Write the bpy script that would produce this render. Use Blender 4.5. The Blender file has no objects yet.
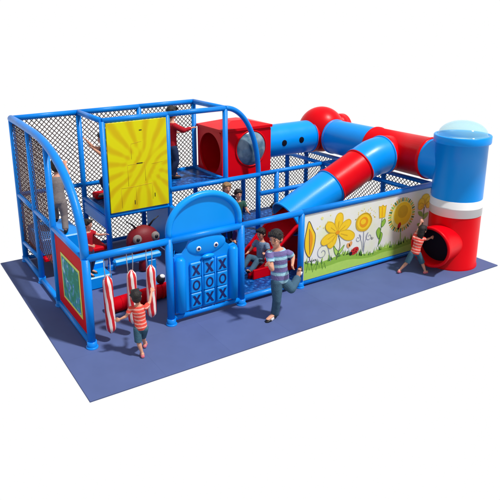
import bpy, math, random
from mathutils import Vector, Matrix
random.seed(7)
scene = bpy.context.scene
col = scene.collection
PI = math.pi
V = Vector

# ------------------------------------------------------------------ materials
def newmat(name):
    m = bpy.data.materials.new(name); m.use_nodes = True
    nt = m.node_tree
    return m, nt, nt.nodes['Principled BSDF']

def plastic(name, rgb, rough=0.35, spec=0.4, var=0.08, bump=0.0, scale=6.0, coat=0.0, bscale=60.0):
    """moulded plastic / foam: slight tone drift and uneven gloss"""
    m, nt, b = newmat(name)
    N = nt.nodes.new; L = nt.links.new
    tc = N('ShaderNodeTexCoord')
    no = N('ShaderNodeTexNoise'); no.inputs['Scale'].default_value = scale; no.inputs['Detail'].default_value = 5
    L(tc.outputs['Object'], no.inputs['Vector'])
    mx = N('ShaderNodeMix'); mx.data_type = 'RGBA'
    mx.inputs[6].default_value = (*[c*(1-var) for c in rgb], 1)
    mx.inputs[7].default_value = (*[min(1, c*(1+var)) for c in rgb], 1)
    L(no.outputs['Fac'], mx.inputs[0]); L(mx.outputs[2], b.inputs['Base Color'])
    mr = N('ShaderNodeMapRange'); mr.inputs['To Min'].default_value = max(0.02, rough-0.08); mr.inputs['To Max'].default_value = rough+0.1
    L(no.outputs['Fac'], mr.inputs['Value']); L(mr.outputs['Result'], b.inputs['Roughness'])
    b.inputs['Specular IOR Level'].default_value = spec
    b.inputs['Coat Weight'].default_value = coat
    if bump:
        n2 = N('ShaderNodeTexNoise'); n2.inputs['Scale'].default_value = bscale; n2.inputs['Detail'].default_value = 3
        L(tc.outputs['Object'], n2.inputs['Vector'])
        bp = N('ShaderNodeBump'); bp.inputs['Strength'].default_value = bump; bp.inputs['Distance'].default_value = 0.01
        L(n2.outputs['Fac'], bp.inputs['Height']); L(bp.outputs['Normal'], b.inputs['Normal'])
    return m

BLUE   = plastic('blue_foam_sleeve', (0.0, 0.215, 0.74), 0.36, 0.26, 0.10, 0.15)
BLUE_B = plastic('blue_moulded_plastic', (0.0, 0.30, 0.88), 0.30, 0.26, 0.05, 0.05, 3.0)
BLUE_P = plastic('blue_panel_plastic', (0.0, 0.265, 0.82), 0.32, 0.24, 0.05, 0.05, 3.0)
RED_B  = plastic('red_moulded_plastic', (0.72, 0.0, 0.006), 0.33, 0.14, 0.06, 0.05, 3.0)
RED_F  = plastic('red_vinyl_foam', (0.56, 0.0, 0.008), 0.55, 0.06, 0.10, 0.2)
WHITE_B= plastic('white_moulded_plastic', (0.78, 0.78, 0.78), 0.3, 0.4, 0.03)
DARK   = plastic('painted_opening_shade', (0.006, 0.006, 0.015), 0.6, 0.1)  # near-black colour standing in for shade inside openings
BLACK  = plastic('black_print', (0.01, 0.01, 0.015), 0.4, 0.3)
NAVY   = plastic('navy_print', (0.008, 0.015, 0.12), 0.35, 0.4)
WHITE_P= plastic('white_print', (0.85, 0.85, 0.83), 0.4, 0.3)
NETM   = plastic('dark_net_cord', (0.075, 0.045, 0.045), 0.8, 0.05, 0.5)
ROPE   = plastic('pale_rope', (0.45, 0.5, 0.55), 0.7, 0.1, 0.2)
SKIN   = plastic('skin', (0.62, 0.30, 0.20), 0.5, 0.3, 0.06, 0.1)
LIP    = plastic('lip', (0.45, 0.12, 0.10), 0.45, 0.3)
EYEM   = plastic('eye_dark', (0.02, 0.012, 0.01), 0.25, 0.5)
HAIR   = plastic('black_hair', (0.012, 0.009, 0.008), 0.45, 0.4, 0.3, 0.8, 6, 0, 120)
HAIRB  = plastic('fair_hair', (0.30, 0.17, 0.07), 0.5, 0.3, 0.3, 0.8, 6, 0, 120)
DENIM  = plastic('denim', (0.05, 0.11, 0.17), 0.85, 0.15, 0.35, 0.5, 14)
DENIM2 = plastic('blue_shorts', (0.05, 0.12, 0.17), 0.85, 0.15, 0.35, 0.5, 14)
SHOE   = plastic('black_shoe', (0.012, 0.012, 0.014), 0.4, 0.4)
SHOEW  = plastic('white_shoe_top', (0.7, 0.7, 0.72), 0.5, 0.3)
PINKS  = plastic('pink_shoe', (0.65, 0.16, 0.20), 0.5, 0.3)
REDC   = plastic('red_cotton', (0.42, 0.01, 0.02), 0.85, 0.15, 0.2, 0.4)
GREYC  = plastic('grey_cotton', (0.22, 0.19, 0.18), 0.85, 0.15, 0.3, 0.4, 20)
GREENC = plastic('dark_green_cotton', (0.03, 0.09, 0.07), 0.85, 0.15, 0.3, 0.4, 20)
DARKC  = plastic('dark_trousers', (0.02, 0.035, 0.09), 0.85, 0.15, 0.3, 0.4)
PURPC  = plastic('purple_cotton', (0.10, 0.03, 0.12), 0.85, 0.15, 0.3, 0.4)
CHECKC = plastic('blue_grey_cotton', (0.16, 0.23, 0.34), 0.85, 0.15, 0.6, 0.4, 40)

def mat_mat():
    """blue rubber mat laid as large square tiles whose tone drifts a little"""
    m, nt, b = newmat('blue_rubber_mat'); N = nt.nodes.new; L = nt.links.new
    tc = N('ShaderNodeTexCoord')
    mp = N('ShaderNodeMapping'); mp.inputs['Scale'].default_value = (1/1.0, 1/1.0, 1); mp.inputs['Location'].default_value = (0.44, 0.15, 0)
    L(tc.outputs['Object'], mp.inputs['Vector'])
    br = N('ShaderNodeTexBrick'); br.offset = 0.0; br.squash = 1
    br.inputs['Scale'].default_value = 1; br.inputs['Brick Width'].default_value = 1; br.inputs['Row Height'].default_value = 1
    br.inputs['Mortar Size'].default_value = 0.003; br.inputs['Mortar Smooth'].default_value = 0.3
    br.inputs['Color1'].default_value = (0.082, 0.114, 0.262, 1); br.inputs['Color2'].default_value = (0.088, 0.122, 0.276, 1)
    br.inputs['Mortar'].default_value = (0.070, 0.098, 0.23, 1)
    L(mp.outputs['Vector'], br.inputs['Vector'])
    no = N('ShaderNodeTexNoise'); no.inputs['Scale'].default_value = 2.2; no.inputs['Detail'].default_value = 8
    L(tc.outputs['Object'], no.inputs['Vector'])
    mr = N('ShaderNodeMapRange'); mr.inputs['From Min'].default_value = .3; mr.inputs['From Max'].default_value = .7
    mr.inputs['To Min'].default_value = 0.94; mr.inputs['To Max'].default_value = 1.06
    L(no.outputs['Fac'], mr.inputs['Value'])
    mul = N('ShaderNodeVectorMath'); mul.operation = 'SCALE'
    L(br.outputs['Color'], mul.inputs[0]); L(mr.outputs['Result'], mul.inputs['Scale'])
    L(mul.outputs[0], b.inputs['Base Color'])
    b.inputs['Roughness'].default_value = 0.65; b.inputs['Specular IOR Level'].default_value = 0.15
    n2 = N('ShaderNodeTexNoise'); n2.inputs['Scale'].default_value = 180
    L(tc.outputs['Object'], n2.inputs['Vector'])
    bp = N('ShaderNodeBump'); bp.inputs['Strength'].default_value = 0.15; bp.inputs['Distance'].default_value = 0.004
    L(n2.outputs['Fac'], bp.inputs['Height']); L(bp.outputs['Normal'], b.inputs['Normal'])
    return m
MAT = mat_mat()

def deck_mat():
    """glossy vinyl deck cover in mottled blue"""
    m, nt, b = newmat('mottled_blue_vinyl'); N = nt.nodes.new; L = nt.links.new
    tc = N('ShaderNodeTexCoord')
    no = N('ShaderNodeTexNoise'); no.inputs['Scale'].default_value = 16; no.inputs['Detail'].default_value = 3
    L(tc.outputs['Object'], no.inputs['Vector'])
    cr = N('ShaderNodeValToRGB'); e = cr.color_ramp.elements
    e[0].position = 0.38; e[0].color = (0.0, 0.03, 0.15, 1)
    e[1].position = 0.56; e[1].color = (0.0, 0.07, 0.30, 1)
    x = e.new(0.63); x.color = (0.01, 0.12, 0.42, 1)
    x = e.new(0.72); x.color = (0.10, 0.28, 0.58, 1)
    L(no.outputs['Fac'], cr.inputs['Fac']); L(cr.outputs['Color'], b.inputs['Base Color'])
    b.inputs['Roughness'].default_value = 0.35; b.inputs['Specular IOR Level'].default_value = 0.15
    return m
DECK = deck_mat()

def yellow_mat():
    """printed board: orange rays fanning out over acid yellow"""
    m, nt, b = newmat('yellow_ray_print'); N = nt.nodes.new; L = nt.links.new
    tc = N('ShaderNodeTexCoord')
    sp = N('ShaderNodeSeparateXYZ'); L(tc.outputs['Object'], sp.inputs[0])
    def mth(op, a, bb=None):
        n = N('ShaderNodeMath'); n.operation = op
        for i, q in enumerate((a, bb)):
            if q is None: continue
            if isinstance(q, (int, float)): n.inputs[i].default_value = q
            else: L(q, n.inputs[i])
        return n.outputs[0]
    dx = mth('SUBTRACT', sp.outputs[0], 1.93); dz = mth('SUBTRACT', sp.outputs[2], 1.83)
    ang = mth('ARCTAN2', dz, dx)
    nz = N('ShaderNodeTexNoise'); nz.inputs['Scale'].default_value = 2.2; L(tc.outputs['Object'], nz.inputs['Vector'])
    r2 = mth('SQRT', mth('ADD', mth('MULTIPLY', dx, dx), mth('MULTIPLY', dz, dz)))
    w = mth('ADD', mth('MULTIPLY', ang, 17.0), mth('MULTIPLY', nz.outputs['Fac'], 2.5))
    s1 = mth('SINE', w)
    # broad diagonal sweeps across the middle of the board
    dg = mth('SINE', mth('ADD', mth('MULTIPLY', mth('ADD', mth('MULTIPLY', dx, 1.0), mth('MULTIPLY', dz, -.62)), 30.0), mth('MULTIPLY', nz.outputs['Fac'], 3.0)))
    near = N('ShaderNodeMapRange'); near.inputs['From Min'].default_value = .18; near.inputs['From Max'].default_value = .5; L(r2, near.inputs['Value'])
    mxv = N('ShaderNodeMix'); L(near.outputs['Result'], mxv.inputs[0]); L(dg, mxv.inputs[2]); L(s1, mxv.inputs[3])
    cr = N('ShaderNodeValToRGB'); e = cr.color_ramp.elements
    e[0].position = 0.35; e[0].color = (0.78, 0.73, 0.0, 1)
    e[1].position = 0.95; e[1].color = (0.70, 0.51, 0.0, 1)
    sc = mth('ADD', mth('MULTIPLY', mxv.outputs[0], .5), .5)
    L(sc, cr.inputs['Fac']); L(cr.outputs['Color'], b.inputs['Base Color'])
    b.inputs['Roughness'].default_value = 0.45; b.inputs['Specular IOR Level'].default_value = 0.25
    return m
YELLOW = yellow_mat()

def stripes(name, axis, bands, period, off=0.0, ripple=0.006):
    """knitted fabric with bands across the given direction; bands=[(pos,rgb)...] over one period"""
    m, nt, b = newmat(name); N = nt.nodes.new; L = nt.links.new
    tc = N('ShaderNodeTexCoord')
    nz = N('ShaderNodeTexNoise'); nz.inputs['Scale'].default_value = 7; L(tc.outputs['Object'], nz.inputs['Vector'])
    dt = N('ShaderNodeVectorMath'); dt.operation = 'DOT_PRODUCT'; dt.inputs[1].default_value = axis
    L(tc.outputs['Object'], dt.inputs[0])
    a1 = N('ShaderNodeMath'); a1.operation = 'MULTIPLY_ADD'; a1.inputs[1].default_value = ripple*4; a1.inputs[2].default_value = off
    L(nz.outputs['Fac'], a1.inputs[0])
    a2 = N('ShaderNodeMath'); a2.operation = 'ADD'; L(dt.outputs['Value'], a2.inputs[0]); L(a1.outputs[0], a2.inputs[1])
    dv = N('ShaderNodeMath'); dv.operation = 'DIVIDE'; dv.inputs[1].default_value = period; L(a2.outputs[0], dv.inputs[0])
    fr = N('ShaderNodeMath'); fr.operation = 'FRACT'; L(dv.outputs[0], fr.inputs[0])
    cr = N('ShaderNodeValToRGB'); cr.color_ramp.interpolation = 'CONSTANT'
    e = cr.color_ramp.elements
    e[0].position = bands[0][0]; e[0].color = (*bands[0][1], 1)
    e[1].position = bands[1][0]; e[1].color = (*bands[1][1], 1)
    for p_, c_ in bands[2:]:
        x = e.new(p_); x.color = (*c_, 1)
    L(fr.outputs[0], cr.inputs['Fac']); L(cr.outputs['Color'], b.inputs['Base Color'])
    b.inputs['Roughness'].default_value = 0.85; b.inputs['Specular IOR Level'].default_value = 0.15
    bp = N('ShaderNodeBump'); bp.inputs['Strength'].default_value = 0.6; bp.inputs['Distance'].default_value = 0.02
    n3 = N('ShaderNodeTexNoise'); n3.inputs['Scale'].default_value = 18; L(tc.outputs['Object'], n3.inputs['Vector'])
    L(n3.outputs['Fac'], bp.inputs['Height']); L(bp.outputs['Normal'], b.inputs['Normal'])
    return m

def candy_mat():
    """red and white barley-twist stripes wound round a vinyl bag"""
    m, nt, b = newmat('candy_striped_vinyl'); N = nt.nodes.new; L = nt.links.new
    tc = N('ShaderNodeTexCoord'); sp = N('ShaderNodeSeparateXYZ'); L(tc.outputs['Object'], sp.inputs[0])
    at = N('ShaderNodeMath'); at.operation = 'ARCTAN2'; L(sp.outputs[1], at.inputs[0]); L(sp.outputs[0], at.inputs[1])
    m1 = N('ShaderNodeMath'); m1.operation = 'MULTIPLY'; m1.inputs[1].default_value = 5.0; L(at.outputs[0], m1.inputs[0])
    m2 = N('ShaderNodeMath'); m2.operation = 'MULTIPLY_ADD'; m2.inputs[1].default_value = 7.0; L(m1.outputs[0], m2.inputs[2])
    nz = N('ShaderNodeTexNoise'); nz.inputs['Scale'].default_value = 6; L(tc.outputs['Object'], nz.inputs['Vector'])
    az = N('ShaderNodeMath'); az.operation = 'MULTIPLY_ADD'; az.inputs[1].default_value = .28; L(nz.outputs['Fac'], az.inputs[0]); L(sp.outputs[2], az.inputs[2]); L(az.outputs[0], m2.inputs[0])
    s = N('ShaderNodeMath'); s.operation = 'SINE'; L(m2.outputs[0], s.inputs[0])
    cr = N('ShaderNodeValToRGB'); e = cr.color_ramp.elements
    e[0].position = 0.44; e[0].color = (0.82, 0.74, 0.70, 1); e[1].position = 0.52; e[1].color = (0.62, 0.012, 0.016, 1)
    ms = N('ShaderNodeMath'); ms.operation = 'MULTIPLY_ADD'; ms.inputs[1].default_value = .5; ms.inputs[2].default_value = .5
    L(s.outputs[0], ms.inputs[0]); L(ms.outputs[0], cr.inputs['Fac']); L(cr.outputs['Color'], b.inputs['Base Color'])
    b.inputs['Roughness'].default_value = 0.3
    return m
CANDY = candy_mat()

def glass_mat(name, rgb, alpha, rough=0.08):
    m, nt, b = newmat(name)
    b.inputs['Base Color'].default_value = (*rgb, 1); b.inputs['Roughness'].default_value = rough
    b.inputs['Alpha'].default_value = alpha; b.inputs['Specular IOR Level'].default_value = 0.7
    return m
DOME = glass_mat('clear_cyan_acrylic', (0.38, 0.82, 0.88), 0.42)

def window_mat():
    """scuffed grey-blue polycarbonate bubble"""
    m, nt, b = newmat('smoky_bubble_window'); N = nt.nodes.new; L = nt.links.new
    tc = N('ShaderNodeTexCoord')
    no = N('ShaderNodeTexNoise'); no.inputs['Scale'].default_value = 4.5; no.inputs['Detail'].default_value = 6; no.inputs['Distortion'].default_value = .8
    L(tc.outputs['Object'], no.inputs['Vector'])
    cr = N('ShaderNodeValToRGB'); e = cr.color_ramp.elements
    e[0].position = .35; e[0].color = (0.07, 0.15, 0.22, 1); e[1].position = .68; e[1].color = (0.26, 0.38, 0.45, 1)
    L(no.outputs['Fac'], cr.inputs['Fac']); L(cr.outputs['Color'], b.inputs['Base Color'])
    b.inputs['Roughness'].default_value = 0.15; b.inputs['Alpha'].default_value = 0.93
    return m
BUBBLE = window_mat()

def simple(name, rgb, rough=.5): return plastic(name, rgb, rough, 0.25, 0.08, 0, 18)
P_ORANGE = simple('print_orange', (0.78, 0.30, 0.01)); P_YEL = simple('print_yellow', (0.88, 0.58, 0.02))
P_OCHRE = simple('print_ochre', (0.66, 0.42, 0.02)); P_GREEN = simple('print_leaf_green', (0.27, 0.50, 0.06))
P_LIME = simple('print_lime', (0.42, 0.66, 0.12)); P_DKG = simple('print_dark_green', (0.07, 0.20, 0.04))
P_RED = simple('print_red', (0.55, 0.02, 0.02)); P_LINE = simple('print_line', (0.06, 0.06, 0.07))
P_PALE = simple('print_pale_yellow', (0.80, 0.74, 0.25)); P_PINK = simple('print_pink_wing', (0.75, 0.35, 0.12))
P_GREYL = simple('print_grey_line', (0.30, 0.32, 0.42)); P_LGREEN = simple('print_lime_border', (0.55, 0.62, 0.10))
def map_mat():
    m, nt, b = newmat('green_blue_map_print'); N = nt.nodes.new; L = nt.links.new
    tc = N('ShaderNodeTexCoord')
    no = N('ShaderNodeTexNoise'); no.inputs['Scale'].default_value = 5; no.inputs['Detail'].default_value = 3; no.inputs['Distortion'].default_value = 1.5
    L(tc.outputs['Object'], no.inputs['Vector'])
    cr = N('ShaderNodeValToRGB'); e = cr.color_ramp.elements
    e[0].position = .42; e[0].color = (0.03, 0.22, 0.16, 1); e[1].position = .5; e[1].color = (0.05, 0.30, 0.26, 1)
    x = e.new(.58); x.color = (0.04, 0.18, 0.48, 1); x = e.new(.66); x.color = (0.35, 0.62, 0.66, 1)
    L(no.outputs['Fac'], cr.inputs['Fac']); L(cr.outputs['Color'], b.inputs['Base Color'])
    b.inputs['Roughness'].default_value = .6; b.inputs['Specular IOR Level'].default_value = .05
    return m
MAPM = map_mat()

# ------------------------------------------------------------------ mesh builder
class MB:
    def __init__(s): s.v = []; s.f = []; s.m = []; s.s = []
    def add(s, vs, fs, mi=0, smooth=True):
        o = len(s.v); s.v += [tuple(x) for x in vs]
        for f in fs: s.f.append(tuple(i+o for i in f)); s.m.append(mi); s.s.append(smooth)
    def box(s, a, b, mi=0, bev=0.0):
        x0,y0,z0 = a; x1,y1,z1 = b
        if bev <= 0:
            vs = [(x,y,z) for x in (x0,x1) for y in (y0,y1) for z in (z0,z1)]
            s.add(vs, [(0,1,3,2),(4,6,7,5),(0,4,5,1),(2,3,7,6),(0,2,6,4),(1,5,7,3)], mi, False); return
        # bevelled box: 24 verts
        c = [(x0+x1)/2,(y0+y1)/2,(z0+z1)/2]; h = [(x1-x0)/2,(y1-y0)/2,(z1-z0)/2]
        idx = {}; vs = []
        for sx in (-1,1):
            for sy in (-1,1):
                for sz in (-1,1):
                    for ax in range(3):
                        d = [h[0]-bev,h[1]-bev,h[2]-bev]; d[ax] = h[ax]
                        idx[(sx,sy,sz,ax)] = len(vs); vs.append((c[0]+sx*d[0],c[1]+sy*d[1],c[2]+sz*d[2]))
        fs = []
        for ax in range(3):
            for sg in (-1,1):
                q = []
                for (p,r) in ((-1,-1),(1,-1),(1,1),(-1,1)):
                    k = [0,0,0]; k[ax] = sg; o = [i for i in range(3) if i != ax]; k[o[0]] = p; k[o[1]] = r
                    q.append(idx[(k[0],k[1],k[2],ax)])
                fs.append(q)
        for ax in range(3):
            o = [i for i in range(3) if i != ax]
            for p in (-1,1):
                for r in (-1,1):
                    ks = []
                    for t in (-1,1):
                        k = [0,0,0]; k[ax] = t; k[o[0]] = p; k[o[1]] = r; ks.append(tuple(k))
                    fs.append([idx[(*ks[0],o[0])], idx[(*ks[1],o[0])], idx[(*ks[1],o[1])], idx[(*ks[0],o[1])]])
        for sx in (-1,1):
            for sy in (-1,1):
                for sz in (-1,1): fs.append([idx[(sx,sy,sz,0)], idx[(sx,sy,sz,1)], idx[(sx,sy,sz,2)]])
        s.add(vs, fs, mi, False)
    def tube(s, pts, r, n=14, mi=0, caps=True, closed=False, smooth=True):
        pts = [V(p) for p in pts]; k = len(pts); rs = r if isinstance(r, (list, tuple)) else [r]*k
        T = []
        for i in range(k):
            a = pts[i-1] if (i > 0 or closed) else pts[i]; b = pts[(i+1) % k] if (i < k-1 or closed) else pts[i]
            T.append((b-a).normalized())
        up = V((0,0,1)) if abs(T[0].z) < .9 else V((1,0,0))
        nn = T[0].cross(up).normalized(); vs = []
        for i in range(k):
            nn = (nn - T[i]*nn.dot(T[i])).normalized(); bb = T[i].cross(nn)
            for j in range(n):
                a = 2*PI*j/n; vs.append(pts[i] + (nn*math.cos(a)+bb*math.sin(a))*rs[i])
        fs = []
        for i in range(k if closed else k-1):
            i2 = (i+1) % k
            for j in range(n):
                j2 = (j+1) % n; fs.append((i*n+j, i*n+j2, i2*n+j2, i2*n+j))
        s.add(vs, fs, mi, smooth)
        if caps and not closed:
            o = len(s.v)-len(vs)
            s.f.append(tuple(o+j for j in reversed(range(n)))); s.m.append(mi); s.s.append(False)
            s.f.append(tuple(o+(k-1)*n+j for j in range(n))); s.m.append(mi); s.s.append(False)
    def lathe(s, prof, c=(0,0,0), axis=(0,0,1), n=48, mi=0, smooth=True):
        """prof: list of (radius, height along axis)"""
        ax = V(axis).normalized(); u = ax.cross(V((0,0,1)) if abs(ax.z) < .9 else V((1,0,0))).normalized(); w = ax.cross(u)
        vs = []; c = V(c)
        for (r,h) in prof:
            for j in range(n):
                a = 2*PI*j/n; vs.append(c+ax*h+(u*math.cos(a)+w*math.sin(a))*r)
        fs = [(i*n+j, i*n+(j+1)%n, (i+1)*n+(j+1)%n, (i+1)*n+j) for i in range(len(prof)-1) for j in range(n)]
        s.add(vs, fs, mi, smooth)
    def ell(s, c, r, mi=0, ax=None, nu=20, nv=12):
        c = V(c); r = (r,r,r) if not isinstance(r,(tuple,list)) else r
        A = ax or (V((1,0,0)),V((0,1,0)),V((0,0,1)))
        vs = []; fs = []
        for i in range(nv+1):
            t = PI*i/nv
            for j in range(nu):
                a = 2*PI*j/nu
                vs.append(c + A[0]*(r[0]*math.sin(t)*math.cos(a)) + A[1]*(r[1]*math.sin(t)*math.sin(a)) + A[2]*(r[2]*math.cos(t)))
        for i in range(nv):
            for j in range(nu): fs.append((i*nu+j, (i+1)*nu+j, (i+1)*nu+(j+1)%nu, i*nu+(j+1)%nu))
        s.add(vs, fs, mi)
    def loft(s, rings, n=20, mi=0):
        """rings: (centre, axisA vector scaled, axisB vector scaled)"""
        vs = []
        for (c,a,b) in rings:
            for j in range(n):
                t = 2*PI*j/n; vs.append(V(c)+V(a)*math.cos(t)+V(b)*math.sin(t))
        k = len(rings)
        fs = [(i*n+j, i*n+(j+1)%n, (i+1)*n+(j+1)%n, (i+1)*n+j) for i in range(k-1) for j in range(n)]
        fs.append(tuple(reversed(range(n)))); fs.append(tuple((k-1)*n+j for j in range(n)))
        s.add(vs, fs, mi)
    def prism(s, poly, f, t, mi=0):
        """poly: 2D outline; f maps (a,b,depth) to 3D; t thickness"""
        n = len(poly); vs = [f(a,b,0) for a,b in poly]+[f(a,b,t) for a,b in poly]
        fs = [tuple(range(n)), tuple(reversed(range(n,2*n)))] + [(i, i+n, (i+1)%n+n, (i+1)%n) for i in range(n)]
        s.add(vs, fs, mi, False)
    def build(s, name, mats, parent=None, fix=True):
        me = bpy.data.meshes.new(name); me.from_pydata(s.v, [], s.f)
        for m in (mats if isinstance(mats,(list,tuple)) else [mats]): me.materials.append(m)
        me.polygons.foreach_set('material_index', s.m); me.polygons.foreach_set('use_smooth', s.s)
        me.update(); me.validate()
        if fix:
            import bmesh
            bm = bmesh.new(); bm.from_mesh(me); bmesh.ops.remove_doubles(bm, verts=bm.verts, dist=1e-5)
            bmesh.ops.recalc_face_normals(bm, faces=bm.faces); bm.to_mesh(me); bm.free()
        o = bpy.data.objects.new(name, me); col.objects.link(o)
        if parent: o.parent = parent
        return o

def tag(o, label, cat=None, group=None, kind=None):
    if label: o['label'] = label
    if cat: o['category'] = cat
    if group: o['group'] = group
    if kind: o['kind'] = kind
    return o
def empty(name, loc=(0,0,0)):
    o = bpy.data.objects.new(name, None); o.location = loc; o.empty_display_size = .2; col.objects.link(o); return o

# ------------------------------------------------------------------ dimensions of the place
B = 1.22
D = 3.63; YM = 2.40; Y1 = 1.48; H1 = 1.30; H2 = 2.69; XE = 6.66
RP = 0.052

# ------------------------------------------------------------------ the mat
m = MB(); m.box((-0.443,-1.149,-0.022),(7.139,3.78,0.0), 0, 0.004)
tag(m.build('floor_mat', MAT), 'blue rubber floor mat under the whole playground', None, None, 'structure')

# ------------------------------------------------------------------ the playground
PG = empty('indoor_playground', (0,0,0))
tag(PG, 'blue and red playground frame with tunnel tubes, nets and picture panels on a blue mat', 'playground')

def post(x, y, z0, z1, r=RP, flange=True):
    m = MB()
    m.tube([(x,y,z0),(x,y,z1)], r, 16)
    if flange and z0 < .05:
        m.lathe([(0,.022),(r*1.25,.022),(r*1.5,.018),(r*1.5,0)], (x,y,0.001), n=20)
        m.lathe([(r+.012,.02),(r+.012,.10),(r,.10)], (x,y,0), n=20)
    return m.build('post', BLUE, PG)
def rail(a, b, r=0.045, name='rail'):
    m = MB(); m.tube([a,b], r, 14)
    a = V(a); b = V(b); d = (b-a).normalized()
    return m.build(name, BLUE, PG)

# posts on the front line
post(0,0,0,H1,.056); post(B,0,0,H1+.04,.056); post(2*B,0,0,H1+.02,.056); post(3.60,0,0,H1,.05); post(XE,0,0,H1,.05)
# left face
post(0,Y1,0,2.56,.05); post(0,2.50,0,2.66,.05); post(0,D,0,H2,.052)
# back line
for x in (B,2*B,3*B): post(x,D,0,H2,.05)
for x in (4*B,5*B,XE): post(x,D,0,H1,.05)
# middle line
for x in (B,2*B,3*B): post(x,YM,0,H2-.01,.05)
for x in (4*B,5*B): post(x,YM,0,H1,.05)
post(XE,YM,0,H1,.05); post(XE,1.2,0,H1,.05)
# top rails
for i in range(3): rail((i*B,D,H2),((i+1)*B,D,H2),.05,'top_rail')
for i in (1,2): rail((i*B,YM,H2),((i+1)*B,YM,H2),.048,'top_rail')
for x in (B,3*B): rail((x,YM,H2),(x,D,H2),.05,'top_rail')
# level-one rails
rail((0,0,H1),(B,0,H1),.05); rail((B,0,H1),(2*B,0,H1),.05); rail((2*B,0,H1),(3.6,0,H1),.05)
rail((3.6,0,H1),(XE,0,H1),.05)
rail((0,0,H1),(0,Y1,H1)); rail((0,Y1,H1),(0,2.5,H1)); rail((0,2.5,H1),(0,D,H1))
rail((2*B,YM-.03,H1),(4*B-.45,YM-.03,H1),.048); rail((4*B-.45,YM,H1),(5*B,YM,H1),.045); rail((5*B,YM,H1),(XE,YM,H1),.045)
rail((3*B,1.25,H1),(5*B,1.25,H1),.042)
for x in (3*B,5*B): rail((x,YM,H1),(x,D,H1),.04)
rail((5*B,0,H1),(5*B,YM,H1),.04); rail((XE,0,H1),(XE,1.2,H1),.042); rail((XE,1.2,H1),(XE,D,H1),.042)
for a,b in ((0,B),(B,2*B),(2*B,3*B),(3*B,4*B),(4*B,5*B),(5*B,XE)): rail((a,D,H1),(b,D,H1),.042)
rail((B,YM,1.0),(2*B,YM,1.0),.042)
rail((B,YM,1.04),(B,D,1.04),.045)
# bottom rails
rail((B,0,.09),(2*B,0,.09),.04); rail((2*B,0,.09),(3.6,0,.09),.045)
rail((3.6,0,.06),(XE,0,.06),.035)
rail((0,0,.06),(0,Y1,.06),.045); rail((0,Y1,.06),(0,2.5,.06),.045); rail((0,2.5,.06),(0,D,.06),.045)
for a,b in ((0,B),(B,2*B),(2*B,3*B),(3*B,4*B),(4*B,5*B),(5*B,XE)): rail((a,D,.06),(b,D,.06),.035)
rail((0,2.5,.45),(0,D,.38),.04)

# curved corner arches
def arch(cx, pts, r):
    m = MB(); m.tube(pts, r, 18); return m.build('arched_tube', BLUE, PG)
yc, zc = 2.45, 1.30
ptsL = [(0, .02, H1-.02)]
for i in range(1, 25):
    t = PI/2*i/24
    ptsL.append((0, 2.35-2.33*math.cos(t)**.92, H1+(H2-.02-H1)*math.sin(t)**.86))
ptsL.append((0, 3.0, H2)); ptsL.append((0, D, H2))
arch(0, ptsL, .060)
ptsR = [(3.66, YM, H2)]
for i in range(1, 25):
    t = PI/2*i/24
    ptsR.append((3.66+.77*math.sin(t)**1.0, YM, 1.25+(H2-1.25)*math.cos(t)**.95 if t < PI/2 else 1.25))
ptsR += [(4.43,YM,.9),(4.43,YM,0)]
arch(0, ptsR, .050)

# ------------------------------------------------------------------ netting
def clip(seg, poly):
    (ax,ay),(bx,by) = seg; t0, t1 = 0.0, 1.0; n = len(poly)
    area = sum(poly[i][0]*poly[(i+1)%n][1]-poly[(i+1)%n][0]*poly[i][1] for i in range(n))
    sg = 1 if area > 0 else -1
    for i in range(n):
        px,py = poly[i]; qx,qy = poly[(i+1)%n]; ex,ey = qx-px,qy-py
        d0 = sg*(ex*(ay-py)-ey*(ax-px)); d1 = sg*(ex*(by-py)-ey*(bx-px))
        if d0 < 0 and d1 < 0: return None
        if d0 < 0: t0 = max(t0, d0/(d0-d1))
        elif d1 < 0: t1 = min(t1, d0/(d0-d1))
    if t1-t0 < 1e-4: return None
    return (ax+(bx-ax)*t0, ay+(by-ay)*t0), (ax+(bx-ax)*t1, ay+(by-ay)*t1)
def net(poly, f, diag=.088, w=.0074):
    """knotted diamond net filling a convex outline; f maps (a,b) to 3D"""
    m = MB(); xs = [p[0] for p in poly]; ys = [p[1] for p in poly]
    x0,x1,y0,y1 = min(xs),max(xs),min(ys),max(ys); H = y1-y0
    for sgn in (1,-1):
        k = math.floor((x0-H)/diag)
        while k*diag < x1+H:
            c = k*diag
            seg = ((c, y0), (c+sgn*H, y1))
            r = clip(seg, poly)
            if r:
                m.tube([V(f(*r[0])), f((r[0][0]+r[1][0])/2+.004*math.sin(k*1.7), (r[0][1]+r[1][1])/2-.010), f(*r[1])], w, 4, caps=False, smooth=False)
            k += 1
    return m.build('net', NETM, PG, fix=False)
def rect(a0,a1,b0,b1): return [(a0,b0),(a1,b0),(a1,b1),(a0,b1)]
yb = D
for a,b in ((0,B),(B,2*B),(2*B,3*B)):
    net(rect(a,b,H1+.0,H2), lambda p,q: (p,yb,q)); net(rect(a,b,.08,H1), lambda p,q: (p,yb,q))
for a,b in ((3*B,4*B),(4*B,5*B),(5*B,XE)): net(rect(a,b,.1,H1), lambda p,q: (p,yb,q))
net(rect(0,YM,.1,H1), lambda p,q: (XE,p,q)); net(rect(YM,D,.1,H1), lambda p,q: (XE,p,q))
net(rect(2.5,D,H1,H2), lambda p,q: (0,p,q), w=.0052); net([(Y1,H1),(2.5,H1),(2.5,H2-.03),(2.0,H2-.08),(Y1,2.55)], lambda p,q: (0,p,q), w=.0052)
net(rect(2.5,D,.40,H1), lambda p,q: (0,p,q), w=.0052); net(rect(Y1,2.5,.62,H1), lambda p,q: (0,p,q), w=.0052)

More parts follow.
